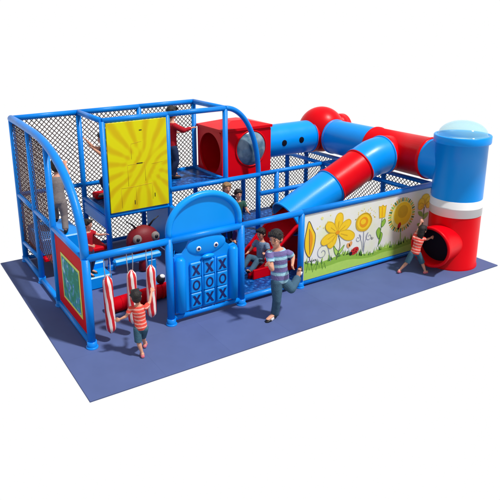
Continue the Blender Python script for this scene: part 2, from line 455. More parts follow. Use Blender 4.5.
# ------------------------------------------------------------------ decks and foam blocks
def block(a, b, mat, name, bev=.02):
    m = MB(); m.box(a, b, 0, bev); return m.build(name, mat, PG)
block((2*B+.03,YM+.05,H1-.07),(3.72,D-.05,H1), DECK, 'deck')
block((B+.03,YM+.05,.96),(2*B-.03,D-.05,1.04), DECK, 'deck')
block((B+.12,YM+.9,1.05),(2*B-.5,D-.1,1.16), RED_F, 'cushion')
block((.06,2.45,.36),(B-.03,D-.06,.44), RED_F, 'deck')
block((B-.035,YM+.04,.74),(B+.025,D-.05,.98), BLUE_P, 'side_board')
block((.06,2.55,.445),(.80,D-.10,.74), BLUE_P, 'step')
block((.40,2.08,.0),(1.00,2.44,.32), BLUE_P, 'step')
block((.40,1.72,.0),(.98,2.075,.22), BLUE_P, 'step')
block((2*B+.06,.06,.02),(XE-.08,D-.1,.13), DECK, 'floor_pad', .02)
block((2.9,D-.32,.13),(4.6,D-.12,.42), RED_F, 'back_cushion')
block((2*B-.03,1.0,.14),(2*B+.05,D-.2,1.0), BLUE_P, 'side_board')
# padded beam on two stub legs behind the striped bags
block((.88,1.30,.50),(1.72,1.42,.61), BLUE_P, 'padded_beam', .03)
block((1.46,1.31,.0),(1.62,1.41,.50), BLUE_P, 'beam_leg')

# ------------------------------------------------------------------ front picture panel with flowers
PX0, PX1, PZ0, PZ1 = 3.655, XE-.055, .10, 1.245
m = MB(); m.box((PX0,-.016,PZ0),(PX1,.012,PZ1),0,.003)
mw, ntw, bw = newmat('cream_mural_ground')
_n = ntw.nodes.new; _t = _n('ShaderNodeTexCoord'); _z = _n('ShaderNodeTexNoise'); _z.inputs['Scale'].default_value = 2.0; _z.inputs['Detail'].default_value = 6
ntw.links.new(_t.outputs['Object'], _z.inputs['Vector'])
_r = _n('ShaderNodeValToRGB'); _r.color_ramp.elements[0].position = .42; _r.color_ramp.elements[0].color = (.80,.80,.78,1); _r.color_ramp.elements[1].position = .72; _r.color_ramp.elements[1].color = (.74,.78,.50,1)
ntw.links.new(_z.outputs['Fac'], _r.inputs['Fac']); ntw.links.new(_r.outputs['Color'], bw.inputs['Base Color']); bw.inputs['Roughness'].default_value = .45
FP = m.build('picture_panel', mw, PG)
ff = lambda layer: (lambda a,b,d: (a, -.017-.0012*layer-d, b))
def shape(m, poly, layer, mi): m.prism(poly, ff(layer), .001, mi)
def catmull(pts, n=6, closed=True):
    out = []; k = len(pts)
    for i in range(k if closed else k-1):
        g = (lambda j: pts[j % k]) if closed else (lambda j: pts[max(0,min(k-1,j))])
        p0,p1,p2,p3 = g(i-1),g(i),g(i+1),g(i+2)
        for s in range(n):
            t = s/n
            out.append(tuple(.5*((2*p1[c])+(-p0[c]+p2[c])*t+(2*p0[c]-5*p1[c]+4*p2[c]-p3[c])*t*t+(-p0[c]+3*p1[c]-3*p2[c]+p3[c])*t**3) for c in (0,1)))
    if not closed: out.append(pts[-1])
    return out
def stroke(m, pts, w, layer, mi, closed=False):
    k = len(pts)
    L_, R_ = [], []
    for i in range(k):
        a = pts[i-1] if (i > 0 or closed) else pts[i]; b = pts[(i+1)%k] if (i < k-1 or closed) else pts[i]
        dx,dy = b[0]-a[0], b[1]-a[1]; l = math.hypot(dx,dy) or 1; nx,ny = -dy/l*w/2, dx/l*w/2
        L_.append((pts[i][0]+nx,pts[i][1]+ny)); R_.append((pts[i][0]-nx,pts[i][1]-ny))
    f = ff(layer)
    for i in range(k if closed else k-1):
        j = (i+1)%k
        m.add([f(*L_[i],.001), f(*L_[j],.001), f(*R_[j],.001), f(*R_[i],.001)], [(0,1,2,3)], mi, False)
def blob(cx, cy, rx, ry, rot=0, n=20, wob=0):
    out = []
    for i in range(n):
        a = 2*PI*i/n; r = 1+wob*math.sin(a*5+1.3)
        x,y = rx*r*math.cos(a), ry*r*math.sin(a)
        out.append((cx+x*math.cos(rot)-y*math.sin(rot), cy+x*math.sin(rot)+y*math.cos(rot)))
    return out
ART = [P_ORANGE,P_YEL,P_OCHRE,P_GREEN,P_LIME,P_DKG,P_RED,P_LINE,P_PALE,P_PINK,P_GREYL,BLACK]
def art(name, fn):
    m = MB(); fn(m); o = m.build(name, ART, FP, fix=False); return o
def a_grass(m):
    # rolling lawn band and its tufts
    top = [(PX0+.01,.44),(3.9,.36),(4.2,.37),(4.45,.40),(4.7,.38),(4.95,.30),(5.2,.27),(5.45,.32),(5.75,.30),(6.0,.33),(6.3,.36),(PX1-.01,.40)]
    bz = PZ0+.008
    t2 = catmull(top, 5, False)
    for i in range(len(t2)-1):
        (xa,za),(xb,zb) = t2[i],t2[i+1]
        for k,(u,v_,mi) in enumerate(((0,.55,4),(.55,1.0,3))):
            f = ff(0); m.add([f(xa,bz+(za-bz)*u,.001),f(xb,bz+(zb-bz)*u,.001),f(xb,bz+(zb-bz)*v_,.001),f(xa,bz+(za-bz)*v_,.001)],[(0,1,2,3)],mi,False)
    rnd = random.Random(3)
    for i in range(150):
        x = PX0+.03+(PX1-PX0-.06)*rnd.random(); 
        zz = min(t2, key=lambda p: abs(p[0]-x))[1]
        h = .03+.08*rnd.random()**1.5; w = .009+.008*rnd.random(); lean = (rnd.random()-.5)*.06
        x = max(PX0+.05, min(PX1-.06, x))
        shape(m, [(x-w,zz-.03),(x+w,zz-.03),(x+lean,zz+h)], 1+(i%3)*.3, (3,4,5)[i%3])
    # dark scribbled reeds on the left
    zig = [(3.70,.24)]
    for i in range(13): zig.append((3.70+.035*i+.01, .22+(.15 if i%2 else .02)+.03*math.sin(i)))
    stroke(m, zig, .010, 2.2, 5)
art('grass_print', a_grass)
def a_leaf(m):
    o = catmull([(3.745,1.13),(3.83,.98),(3.885,.86),(3.86,.66),(3.775,.50),(3.685,.62),(3.665,.80),(3.70,1.0)],6)
    shape(m,o,1,1); stroke(m,o,.012,2.4,7,True)
    shape(m, catmull([(3.765,.98),(3.83,.84),(3.81,.66),(3.775,.58),(3.76,.8)],5),2,0)
    stroke(m,[(3.775,.55),(3.76,.75),(3.755,1.0)],.009,2.6,7); stroke(m,[(3.775,.5),(3.78,.44)],.012,2,7)
    for i in range(7): stroke(m,[(3.68+.035*i,.44),(3.70+.035*i,.41)],.014,2,7)
art('leaf_print', a_leaf)
def petals(m, cx, cy, specs, mi):
    for pk,(a, l, w) in enumerate(specs):
        a = math.radians(a)
        o = catmull([(cx+.02*math.cos(a),cy+.02*math.sin(a)),(cx+l*.5*math.cos(a)-w*math.sin(a),cy+l*.5*math.sin(a)+w*math.cos(a)),(cx+l*.88*math.cos(a)-w*.8*math.sin(a),cy+l*.88*math.sin(a)+w*.8*math.cos(a)),
                     (cx+l*math.cos(a),cy+l*math.sin(a)),(cx+l*.88*math.cos(a)+w*.8*math.sin(a),cy+l*.88*math.sin(a)-w*.8*math.cos(a)),(cx+l*.5*math.cos(a)+w*math.sin(a),cy+l*.5*math.sin(a)-w*math.cos(a))],6)
        shape(m,o,1+pk*1.0,mi); stroke(m,o,.012,1+pk*1.0+.9,2,True)
        stroke(m,[(cx+l*.2*math.cos(a),cy+l*.2*math.sin(a)),(cx+l*.6*math.cos(a),cy+l*.6*math.sin(a))],.008,8,2)
def a_flower(m):
    petals(m,4.36,.82,[(82,.34,.085),(28,.33,.075),(-22,.42,.085),(232,.30,.08),(200,.37,.08),(142,.32,.08)],1)
    shape(m,blob(4.36,.82,.045,.035),9,0)
    st = catmull([(4.385,.76),(4.42,.66),(4.43,.55),(4.39,.44),(4.36,.33)],5,False); stroke(m,st,.012,2,7)
    for o in (catmull([(4.40,.46),(4.33,.54),(4.29,.60),(4.31,.48),(4.36,.40)],5), catmull([(4.40,.46),(4.47,.52),(4.53,.56),(4.49,.48),(4.43,.42)],5)):
        shape(m,o,1,4); stroke(m,o,.010,2.3,5,True)
art('flower_print', a_flower)
def spiral(cx,cy,r,turns,dirn,a0,tail):
    n = 34; pts = []
    for i in range(n+1):
        t = i/n; a = a0+dirn*turns*2*PI*t; rr = r*(.12+.88*t); pts.append((cx+rr*math.cos(a), cy+rr*math.sin(a)))
    return pts+tail
art('curl_print', lambda m: stroke(m,spiral(4.05,.52,.14,1.35,-1,PI*.9,[(4.22,.40),(4.23,.33)]),.012,2,10))
art('curl_print', lambda m: stroke(m,spiral(4.84,.61,.075,1.2,1,0,[(4.93,.52),(4.96,.36)]),.010,2,10))
art('curl_print', lambda m: stroke(m,spiral(5.10,.60,.085,1.2,-1,PI,[(5.00,.5),(4.99,.34)]),.010,2.5,10))
art('curl_print', lambda m: stroke(m,spiral(5.17,.56,.03,1.0,1,0,[]),.010,3,7))
def bug(x,y,s,r):
    def fn(m):
        shape(m,blob(x,y,.10*s,.062*s,r),4,6); shape(m,blob(x-.09*s*math.cos(r),y-.09*s*math.sin(r),.035*s,.035*s),4.3,11)
        for q in ((-.03,.02),(.03,-.02),(.045,.02),(-.01,-.03)): shape(m,blob(x+q[0]*s,y+q[1]*s,.011*s,.011*s,0,8),5,11)
    return fn
art('ladybird_print', bug(4.77,.40,1.0,.35)); art('ladybird_print', bug(5.83,.66,.62,1.2))
def a_fly(m):
    for (x,y) in ((4.62,.53),(4.67,.55)): shape(m,blob(x,y,.035,.05,.4 if x<4.65 else -.5),4,9)
art('butterfly_print', a_fly)
def a_sun(m):
    shape(m,blob(4.955,.89,.185,.165,0,26,.02),1,2); shape(m,blob(4.955,.89,.15,.135,0,24),2,1)
    shape(m,blob(4.955,.89,.10,.095,0,20),3,0); shape(m,blob(4.94,.90,.06,.05),3.6,1)
    stroke(m,blob(4.955,.89,.185,.165,0,26,.02),.010,3.8,2,True)
    rnd = random.Random(9)
    for i in range(22):
        a = rnd.uniform(.2,2.9); r = rnd.uniform(.21,.33); shape(m,blob(4.955+r*math.cos(a),.89+r*.75*math.sin(a),.010,.010,0,6),1,8 if i%2 else 1)
    stroke(m,[(4.965,.73),(4.97,.5),(4.985,.33)],.016,2,10)
art('sun_flower_print', a_sun)
def a_tulip(m):
    o = [(5.30,1.12),(5.345,1.10),(5.39,1.125),(5.43,1.09),(5.475,1.11),(5.455,.89),(5.325,.895)]
    shape(m,o,1,1); stroke(m,o,.012,2.4,2,True); stroke(m,[(5.38,1.09),(5.385,.91)],.012,2.6,0)
    stroke(m,[(5.39,.88),(5.37,.6),(5.33,.36)],.014,1.5,5)
    for o in (catmull([(5.38,.80),(5.45,.86),(5.48,.80),(5.44,.74),(5.39,.72)],5), catmull([(5.36,.50),(5.30,.56),(5.27,.66),(5.33,.72),(5.37,.64)],5), catmull([(5.35,.40),(5.40,.48),(5.42,.58),(5.37,.62),(5.35,.5)],5)):
        shape(m,o,2,3); stroke(m,o,.009,2.8,5,True)
art('tulip_print', a_tulip)
def a_big(m):
    cx,cy = 5.88,.855
    for i in range(40):
        a = 2*PI*i/40
        c,s = math.cos(a),math.sin(a); rx,ry = .335,.325
        w = .018
        shape(m,[(cx+rx*.74*c-w*s,cy+ry*.74*s+w*c),(cx+rx*1.0*c-w*.7*s,cy+ry*1.0*s+w*.7*c),(cx+rx*1.0*c+w*.7*s,cy+ry*1.0*s-w*.7*c),(cx+rx*.74*c+w*s,cy+ry*.74*s-w*c)],1+.2*(i%2),(3,2,5,2)[i%4])
    shape(m,blob(cx,cy,.265,.255,0,32),2,8); shape(m,blob(cx+.02,cy+.02,.225,.22,0,28),3,1)
    shape(m,blob(cx+.02,cy+.06,.13,.12,0,20),3.6,2)
    stroke(m,[(cx,cy-.33),(cx+.01,.33)],.02,1.0,3)
art('round_flower_print', a_big)
def a_last(m):
    petals(m,6.47,.93,[(90,.22,.10),(35,.20,.08),(145,.20,.08),(0,.14,.06),(180,.18,.06)],1)
    stroke(m,[(6.46,.90),(6.44,.34)],.02,1.5,5)
    for o in (catmull([(6.44,.72),(6.34,.76),(6.30,.84),(6.40,.82)],5), catmull([(6.45,.66),(6.55,.70),(6.58,.78),(6.48,.76)],5), catmull([(6.44,.5),(6.36,.52),(6.30,.6),(6.40,.6)],5)): shape(m,o,2,3)
art('late_flower_print', a_last)
for (x,y,r) in ((4.02,1.13,.028),(4.15,1.05,.018),(3.98,1.0,.014),(3.93,.97,.020),(4.06,.96,.016),(4.20,1.15,.012),(5.1,1.12,.012),(5.6,1.1,.012)):
    art('dot_print', lambda m: shape(m,blob(x,y,r,r,0,10),1,8))
# blue edge frame of the picture panel
for (a,b) in (((PX0-.02,0,PZ0-.012),(PX1+.01,0,PZ0-.012)),):
    pass

# ------------------------------------------------------------------ yellow ray board
m = MB(); m.box((B+.045,YM-.06,1.055),(2*B-.045,YM-.03,H2-.045),0,.004); YB = m.build('ray_board', YELLOW, PG)
fy = lambda a,b,d: (a, YM-.0605-d, b)
for (x,z,w,h) in ((1.865,2.47,.05,.014),(1.79,1.885,.115,.014),(1.72,1.155,.012,.075),(2.115,1.235,.012,.07)):
    m = MB(); m.prism([(x,z),(x+w,z),(x+w,z+h),(x,z+h)], fy, .004, 0); m.build('slot', BLACK, YB)
m = MB()
def seam(pts): 
    for (a,b_),(c,d_) in zip(pts[:-1],pts[1:]):
        m.tube([fy(a,b_,.001),fy(c,d_,.001)], .0022, 6, caps=True)
seam([(1.48,1.12),(1.48,1.48),(1.76,1.48),(1.76,1.14)]); seam([(1.76,1.48),(2.08,1.50),(2.08,1.2)]); seam([(1.62,1.50),(1.62,1.88),(1.95,1.9),(1.95,1.56)]); seam([(2.08,1.85),(2.3,1.87)]); seam([(1.7,1.98),(1.7,2.25),(1.9,2.28)])
m.build('seam', P_OCHRE, YB)

# ------------------------------------------------------------------ red map panel on the left face
m = MB(); m.box((-.012,.10,.13),(.014,1.40,1.24),0,.004); RP_ = m.build('map_panel', RED_F, PG)
m = MB(); m.box((-.018,.27,.30),(-.0125,1.13,1.03),0,.001); m.build('map_border', P_LGREEN, RP_)
m = MB(); m.box((-.023,.32,.345),(-.0185,1.08,.985),0,.001); m.build('map_print', MAPM, RP_)

# ------------------------------------------------------------------ arched gate with face and noughts and crosses
def arch_pts(x0,x1,zb,zs,zt,n=24):
    pts = [(x0,zb),(x0,zs)]
    for i in range(1,n): 
        a = PI-PI*i/n; pts.append(((x0+x1)/2+(x1-x0)/2*math.cos(a), zs+(zt-zs)*math.sin(a)))
    return pts+[(x1,zs),(x1,zb)]
op = arch_pts(B+.055,2*B-.055,H1+.02,H1+.10,1.87)
m = MB(); m.prism([(a,b) for a,b in op], lambda a,b,d: (a,.035+d,b), .03, 0); AP = m.build('arch_panel', BLUE_B, PG)
m = MB(); m.tube([(a,.03,b) for a,b in arch_pts(B+.02,2*B-.02,H1,H1+.12,1.89,30)], .050, 16); m.build('arch_rim', BLUE_B, AP)

GX0, GX1 = B+.075, 2*B-.075
m = MB()
# backing sheet with rounded-shoulder outline: columns, shoulders, head
out = [(GX0,.15),(GX0,1.02),(GX0+.05,1.07),(GX0+.14,1.06),(1.50,1.13),(1.56,1.24),(1.62,1.29),(1.74,1.30),(1.92,1.30),(2.04,1.29),(2.10,1.22),(2.16,1.10),(GX1-.14,1.03),(GX1-.05,1.05),(GX1,1.0),(GX1,.15)]
m.prism(out, lambda a,b,d: (a,-.012+d,b), .05, 0)
GP = m.build('face_panel', BLUE_P, PG)
for x in (GX0+.085, GX1-.085):
    m = MB(); m.tube([(x,-.02,.16),(x,-.02,.18),(x,-.02,.98),(x,-.02,1.02)], [.05,.078,.078,.04], 20); m.build('side_column', BLUE_P, GP)
# raised forehead and mouth
m = MB(); m.ell((1.83,-.006,1.13),(.33,.045,.155),0,None,32,18); m.build('forehead', BLUE_P, GP)
m = MB(); m.ell((1.83,-.05,.965),(.105,.04,.035)); m.build('mouth', BLUE_B, GP)
for x,z in ((1.68,1.105),(1.97,1.11)):
    m = MB(); m.lathe([(.0,.012),(.036,.010),(.040,0)], (x,-.042,z), (0,-1,0), 20, 0); m.lathe([(.0,.020),(.020,.018),(.022,.01)], (x,-.042,z), (0,-1,0), 16, 1)
    m.build('eye', [WHITE_P, NAVY], GP)
# nine turning tiles
cols = (1.625,1.85,2.075); rows = (.785,.545,.305)
for r_,z in enumerate(rows):
    for x in cols:
        m = MB(); m.box((x-.092,-.052,z-.117),(x+.092,-.012,z+.117),0,.014)
        t = m.build('game_tile', BLUE_P, PG)
        m = MB(); fx = lambda a,b,d: (x+a,-.0525-d,z+b)
        if r_ == 1:
            n = 26; w = .026
            for i in range(n):
                a,b = 2*PI*i/n, 2*PI*(i+1)/n
                q = [(.064*math.cos(a),.080*math.sin(a)),(.064*math.cos(b),.080*math.sin(b)),((.064-w)*math.cos(b),(.080-w)*math.sin(b)),((.064-w)*math.cos(a),(.080-w)*math.sin(a))]
                m.prism(q, fx, .003, 0)
        else:
            for s in (1,-1):
                q = [(-.050*s-.020,-.078),(-.050*s+.020,-.078),(.050*s+.020,.078),(.050*s-.020,.078)]
                m.prism(q, (lambda e: (lambda a,b,d: (x+a,-.0525-d-e,z+b)))(0 if s==1 else .0015), .003, 0)
        m.build('letter', NAVY, t)
for x in (1.74,1.96):
    m = MB(); m.tube([(x,-.03,.17),(x,-.03,.92)], .014, 10); m.build('tile_rod', BLUE, GP)

# ------------------------------------------------------------------ red box room with bubble window
X0,X1,Y0,Y2,Z0,Z1 = 3.70,4.87,YM+.20,D-.08,1.24,2.21
m = MB()
th = .04
m.box((X0+.002,Y0+.01,Z0),(X1-.002,Y2,Z0+th),0); m.box((X0,Y2-th,Z0+th),(X1,Y2,Z1-.02),0); m.box((X1-th,Y0+.01,Z0+th),(X1-.004,Y2-th,Z1-.02),0)
# low pyramid lid
c = ((X0+X1)/2,(Y0+Y2)/2,Z1+.13)
lid = [(X0-.02,Y0-.03,Z1-.02),(X1+.02,Y0-.03,Z1-.02),(X1+.02,Y2+.02,Z1-.02),(X0-.02,Y2+.02,Z1-.02),(X0-.02,Y0-.03,Z1+.03),(X1+.02,Y0-.03,Z1+.03),(X1+.02,Y2+.02,Z1+.03),(X0-.02,Y2+.02,Z1+.03),(c[0]-.15,c[1]-.15,c[2]),(c[0]+.15,c[1]-.15,c[2]),(c[0]+.15,c[1]+.15,c[2]),(c[0]-.15,c[1]+.15,c[2])]
m.add(lid, [(0,3,2,1),(0,1,5,4),(1,2,6,5),(2,3,7,6),(3,0,4,7),(4,5,9,8),(5,6,10,9),(6,7,11,10),(7,4,8,11),(8,9,10,11)], 0, False)
# front wall with round hole, left wall with arched doorway
def holed(m, outer, inner, f, t):
    n = len(outer)
    vs = [f(*p,0) for p in outer]+[f(*p,0) for p in inner]+[f(*p,t) for p in outer]+[f(*p,t) for p in inner]
    fs = []
    for i in range(n):
        j = (i+1)%n
        fs += [(i,j,n+j,n+i),(2*n+i,3*n+i,3*n+j,2*n+j),(n+i,n+j,3*n+j,3*n+i),(i,2*n+i,2*n+j,j)]
    m.add(vs, fs, 0, False)
def square_ring(a0,a1,b0,b1,ca,cb,n=48):
    out = []
    for i in range(n):
        t = 2*PI*i/n; dx,dy = math.cos(t),math.sin(t)
        k = min(((a1-ca)/dx if dx>1e-9 else 1e9),((a0-ca)/dx if dx<-1e-9 else 1e9),((b1-cb)/dy if dy>1e-9 else 1e9),((b0-cb)/dy if dy<-1e-9 else 1e9))
        out.append((ca+dx*k, cb+dy*k))
    return out
wx,wz,wr = 4.385,1.80,.35
holed(m, square_ring(X0,X1,Z0-.004,Z1-.021,wx,wz), [(wx+wr*math.cos(2*PI*i/48), wz+wr*math.sin(2*PI*i/48)) for i in range(48)], lambda a,b,d: (a,Y0+d,b), th)
yd,zd = 3.06,1.72
holed(m, square_ring(Y0+th,Y2-th,Z0+th,Z1-.02,yd,zd), [(yd+.41*math.cos(2*PI*i/48), zd+(.40 if math.sin(2*PI*i/48)>0 else .43)*math.sin(2*PI*i/48)) for i in range(48)], lambda a,b,d: (X0+d,a,b), th)
BOX = m.build('box_room', RED_B, PG)
m = MB(); m.lathe([(0,.10),(.10,.095),(.20,.075),(.28,.045),(.33,.018),(.345,0.0)], (wx,Y0-.005,wz), (0,-1,0), 40)
m.build('bubble_window', BUBBLE, BOX)
m = MB(); m.tube([(wx+.358*math.cos(2*PI*i/40),Y0-.008,wz+.358*math.sin(2*PI*i/40)) for i in range(40)], .016, 8, closed=True); m.build('window_ring', RED_B, BOX)

# ------------------------------------------------------------------ crawl tubes
TX, TZ, TR = 6.56, 1.80, .355
TUBE = empty('crawl_tube', (0,0,0)); TUBE.parent = PG
def seg(name, mat, pts, rs, flange=(True,True), parent=None, n=40):
    m = MB(); pts = [V(p) for p in pts]; rs = rs if isinstance(rs,list) else [rs]*len(pts)
    m.tube(pts, rs, n, caps=False); m.tube(pts, [r-.012 for r in rs], n, caps=False)
    for e,(i,j) in zip(flange,((0,1),(-1,-2))):
        if e:
            d = (pts[j]-pts[i]).normalized(); m.tube([pts[i],pts[i]+d*.004,pts[i]+d*.03,pts[i]+d*.034], [rs[i]-.005,rs[i]+.016,rs[i]+.016,rs[i]-.004], n, caps=False)
    return m.build(name, mat, parent or TUBE, fix=False)
t1 = seg('straight_tube', BLUE_B, [(4.70,2.98,TZ),(5.3,2.98,TZ),(6.17,2.98,TZ)], .345)
for x,z in ((5.25,1.80),(5.70,1.815)):
    m = MB(); m.lathe([(0,.004),(.055,.004),(.065,.0),(.065,-.03)], (x,2.98-.345,z), (0,-1,0), 24); o = m.build('air_hole_shade', DARK, TUBE)  # solid black discs, the shade of the air holes put into colour
m = MB(); m.ell((TX-.02,3.0,TZ+.105),(.50,.50,.50),0,None,44,26); m.tube([(6.14,2.98,TZ),(6.22,2.98,TZ)],[.36,.37],40,caps=False); m.tube([(TX,2.62,TZ),(TX,2.54,TZ)],[.37,.36],40,caps=False)
m.build('elbow', RED_B, TUBE)
m = MB(); m.tube([(TX+.35,3.05,TZ+.10),(TX+.68,3.08,TZ+.10),(TX+.70,3.08,TZ+.10)], [.30,.28,.26], 32); m.build('end_cap', RED_B, TUBE)
seg('straight_tube', BLUE_B, [(TX,2.58,TZ),(TX,2.0,TZ),(TX,1.36,TZ)], .36)
m = MB(); pts = [(TX,1.40,TZ),(TX,1.36,TZ),(TX,.7,TZ),(TX,.0,TZ)]
m.tube([(TX,1.40,TZ),(TX,1.385,TZ),(TX,1.34,TZ),(TX,1.33,TZ),(TX,.06,TZ),(TX,.05,TZ),(TX,.0,TZ),(TX,-.01,TZ)], [.37,.385,.385,.37,.37,.385,.385,.37], 44, caps=False)
m.tube([(TX,.8,TZ),(6.24,.8,TZ-.02),(6.16,.8,TZ-.025),(6.14,.8,TZ-.027)], [.30,.355,.375,.36], 40, caps=False)
m.build('junction', RED_B, TUBE)
seg('tower_elbow', BLUE_B, [(TX,.02,TZ),(TX,-.15,TZ-.0),(TX,-.45,TZ-.0)], .365, (False,False))
# slide tube bending down to the left
seg('bend_tube', BLUE_B, [(6.16,.8,1.775),(6.0,.8,1.765),(5.86,.8,1.74),(5.72,.8,1.695),(5.58,.8,1.64)], [.355,.35,.345,.335,.325])
seg('slide_tube', RED_B, [(5.60,.8,1.645),(5.25,.8,1.495),(4.90,.8,1.345)], .325)
seg('slide_tube', BLUE_B, [(4.92,.8,1.355),(4.45,.8,1.15),(3.90,.8,.895)], [.322,.325,.33])
# open red chute: half pipe
m = MB()
path = [(4.12,1.0),(3.85,.84),(3.55,.60),(3.30,.36),(3.10,.24),(2.90,.19)]
n = 18; vs = []; fs = []
for k,(x,z) in enumerate(path):
    r = .33; rise = [1.0,.98,.95,.9,.85,.8][k]
    for shell in (0,1):
        for i in range(n+1):
            a = PI*i/n; rr = r-(.03 if shell else 0)
            vs.append((x, .8+rr*math.cos(a), z-rr*math.sin(a)*.72+ (0.10*rise if False else 0)))
row = 2*(n+1)
for k in range(len(path)-1):
    for i in range(n):
        a = k*row+i; fs.append((a,a+1,a+row+1,a+row)); b = a+n+1; fs.append((b,b+row,b+row+1,b+1))
    for i in (0,n):
        a = k*row+i; b = a+n+1; fs.append((a,b,b+row,a+row))
m.add(vs, fs, 0, True)
m.build('slide_chute', RED_F, TUBE)
for s in (-1,1):
    m = MB(); m.tube([(x,.8+s*.33,z+.01) for x,z in path], .03, 12); m.build('chute_lip', RED_F, TUBE)
m = MB(); m.box((4.10,.50,.14),(4.14,1.12,.98),0,.01); m.build('slide_board', RED_F, PG)
m = MB(); m.box((2.95,.40,.13),(4.02,.44,.30),0,.01); m.build('chute_side', RED_F, PG)

# ------------------------------------------------------------------ tower
TW = empty('entry_tower', (6.56,-.60,0)); TW.parent = PG
tx, ty, tr = 0.0, 0.0, .425
m = MB(); m.lathe([(tr+.012,0),(tr+.012,.03),(tr,.05),(tr,.96)], (tx,ty,0.001), n=64); RB = m.build('lower_drum', RED_B, TW)
ma = V((-.985,-.17,0)).normalized()
m = MB()
m.lathe([(.33,.18),(.33,.60),(.345,.69),(.36,.725),(.36,.75),(.335,.758),(.315,.745),(.305,.69),(.305,.18)], V((tx,ty,.475)), ma, 52)
m.build('entry_mouth', RED_B, TW)
m = MB(); m.lathe([(0,.50),(.304,.501)], V((tx,ty,.475)), ma, 40); m.build('entry_shade_disc', DARK, TW)  # black disc closes the mouth, painted in place of the shade inside
m = MB(); m.lathe([(tr,.955),(tr+.008,.96),(tr+.008,1.10),(tr+.014,1.105),(tr+.014,1.115),(tr+.006,1.12),(tr+.006,1.235),(tr-.003,1.24)], (tx,ty,0), n=64); m.build('white_collar', WHITE_B, TW)
m = MB(); m.lathe([(tr-.003,1.235),(tr-.002,2.20),(tr+.032,2.205),(tr+.038,2.22),(tr+.038,2.325),(tr+.030,2.335),(tr-.01,2.335),(tr-.03,2.30),(tr-.03,1.2)], (tx,ty,0), n=64); m.build('upper_drum', BLUE_B, TW)
m = MB(); m.lathe([(tr+.0,2.33)]+[((tr-.03)*math.cos(a), 2.335+.24*math.sin(a)) for a in [PI/2*i/12 for i in range(13)]], (tx,ty,0), n=56); m.build('clear_dome', DOME, TW)
m = MB(); m.lathe([(0,2.20),(tr-.035,2.20)], (tx,ty,0), n=40); m.build('dome_base', WHITE_B, TW)

# ------------------------------------------------------------------ hanging striped bags
for i,(x,z0,z1,tw,lab) in enumerate(((.29,.14,.985,0.0,'candy striped hanging bag nearest the front corner post, lowest of the three bags'),
                            (.62,.19,1.0,.9,'candy striped hanging bag partly hidden behind the small child in a coral shirt'),
                            (.91,.21,1.0,2.0,'candy striped hanging bag nearest the face gate, touched by the child\'s raised hand'))):
    o = empty('hanging_bag', (x,0,z0)); tag(o, lab, 'hanging bag', 'striped bags hung from the front rail')
    h = z1-z0; m = MB(); rings = []
    for k in range(17):
        t = k/16; z = h*t
        r = .070*min(1, math.sqrt(max(.0,1-(max(0,.10-t)/.10)**2)*.85+.15)) if t < .1 else .070*(1 if t < .88 else math.sqrt(max(.02,1-((t-.88)/.125)**2)))
        rings.append((r, z))
    m.lathe([(0,0)]+rings+[(0,h+.003)], (0,0,0), n=28)
    b = m.build('bag_body', CANDY, o); b.rotation_euler = (math.radians((-2,1,2)[i]),0,tw)
    for s in (-1,1):
        m = MB(); m.tube([(s*.035,0,h-.02),(s*.045,0,(1.255-z0)*.6+h*.4),(s*.04,0,1.31-z0)], .0065, 6); m.build('rope', ROPE, o)

# ------------------------------------------------------------------ loose soft toys
m = MB(); m.tube([(.56,.80,.12),(.58,.80,.12),(1.3,.86,.12),(2.02,.92,.12),(2.04,.92,.12)], [.09,.115,.115,.115,.09], 28)
for k in range(4): 
    x = .75+.36*k; m.tube([(x,.80+.08*(x-.56)/1.4,.12),(x+.012,.80+.08*(x-.56)/1.4,.12)], .1175, 28)
tag(m.build('foam_roller', RED_F), 'long red vinyl foam roller lying on the mat behind the striped bags', 'roller')
o = empty('ball', (1.49,.90,.31)); tag(o, 'small black and white ball resting on the right end of the red roller', 'ball')
m = MB(); m.ell((0,0,0),.075,0); m.build('ball_body', BLACK, o)
m = MB(); m.ell((.02,-.02,.05),(.045,.045,.035),0); m.build('ball_patch', WHITE_P, o)

LB = empty('ladybird_figure', (1.69,2.0,.02)); tag(LB, 'dark red bug figure with round white-ringed eyes and feelers under the yellow board', 'toy figure')
DRED = plastic('dark_red_vinyl', (0.17,.004,.010), .5, .3, .15, .2)
m = MB(); m.ell((0,0,.56),(.31,.20,.28)); m.tube([(0,.02,.0),(0,.02,.02),(0,.02,.34)],[.08,.09,.07],24); m.build('body', DRED, LB)
for x in (-.17,.17):
    m = MB(); m.lathe([(0,.05),(.05,.045),(.078,.02),(.082,0)], (x,-.155,.66), (x*.4,-1,.1), 20, 0); m.lathe([(0,.062),(.03,.056),(.033,.045)], (x,-.155,.66), (x*.4,-1,.1), 16, 1)
    m.build('eye', [GREYC, BLACK], LB)
    s = 1 if x > 0 else -1
    m = MB(); m.tube([(s*.12,0,.80),(s*.20,-.02,.90),(s*.31,-.03,.97)], [.022,.014,.008], 10); m.build('feeler', BLACK, LB)
    m = MB(); m.tube([(s*.22,-.05,.50),(s*.34,-.08,.46),(s*.44,-.08,.50)], [.05,.04,.045], 10); m.build('arm', DRED, LB)

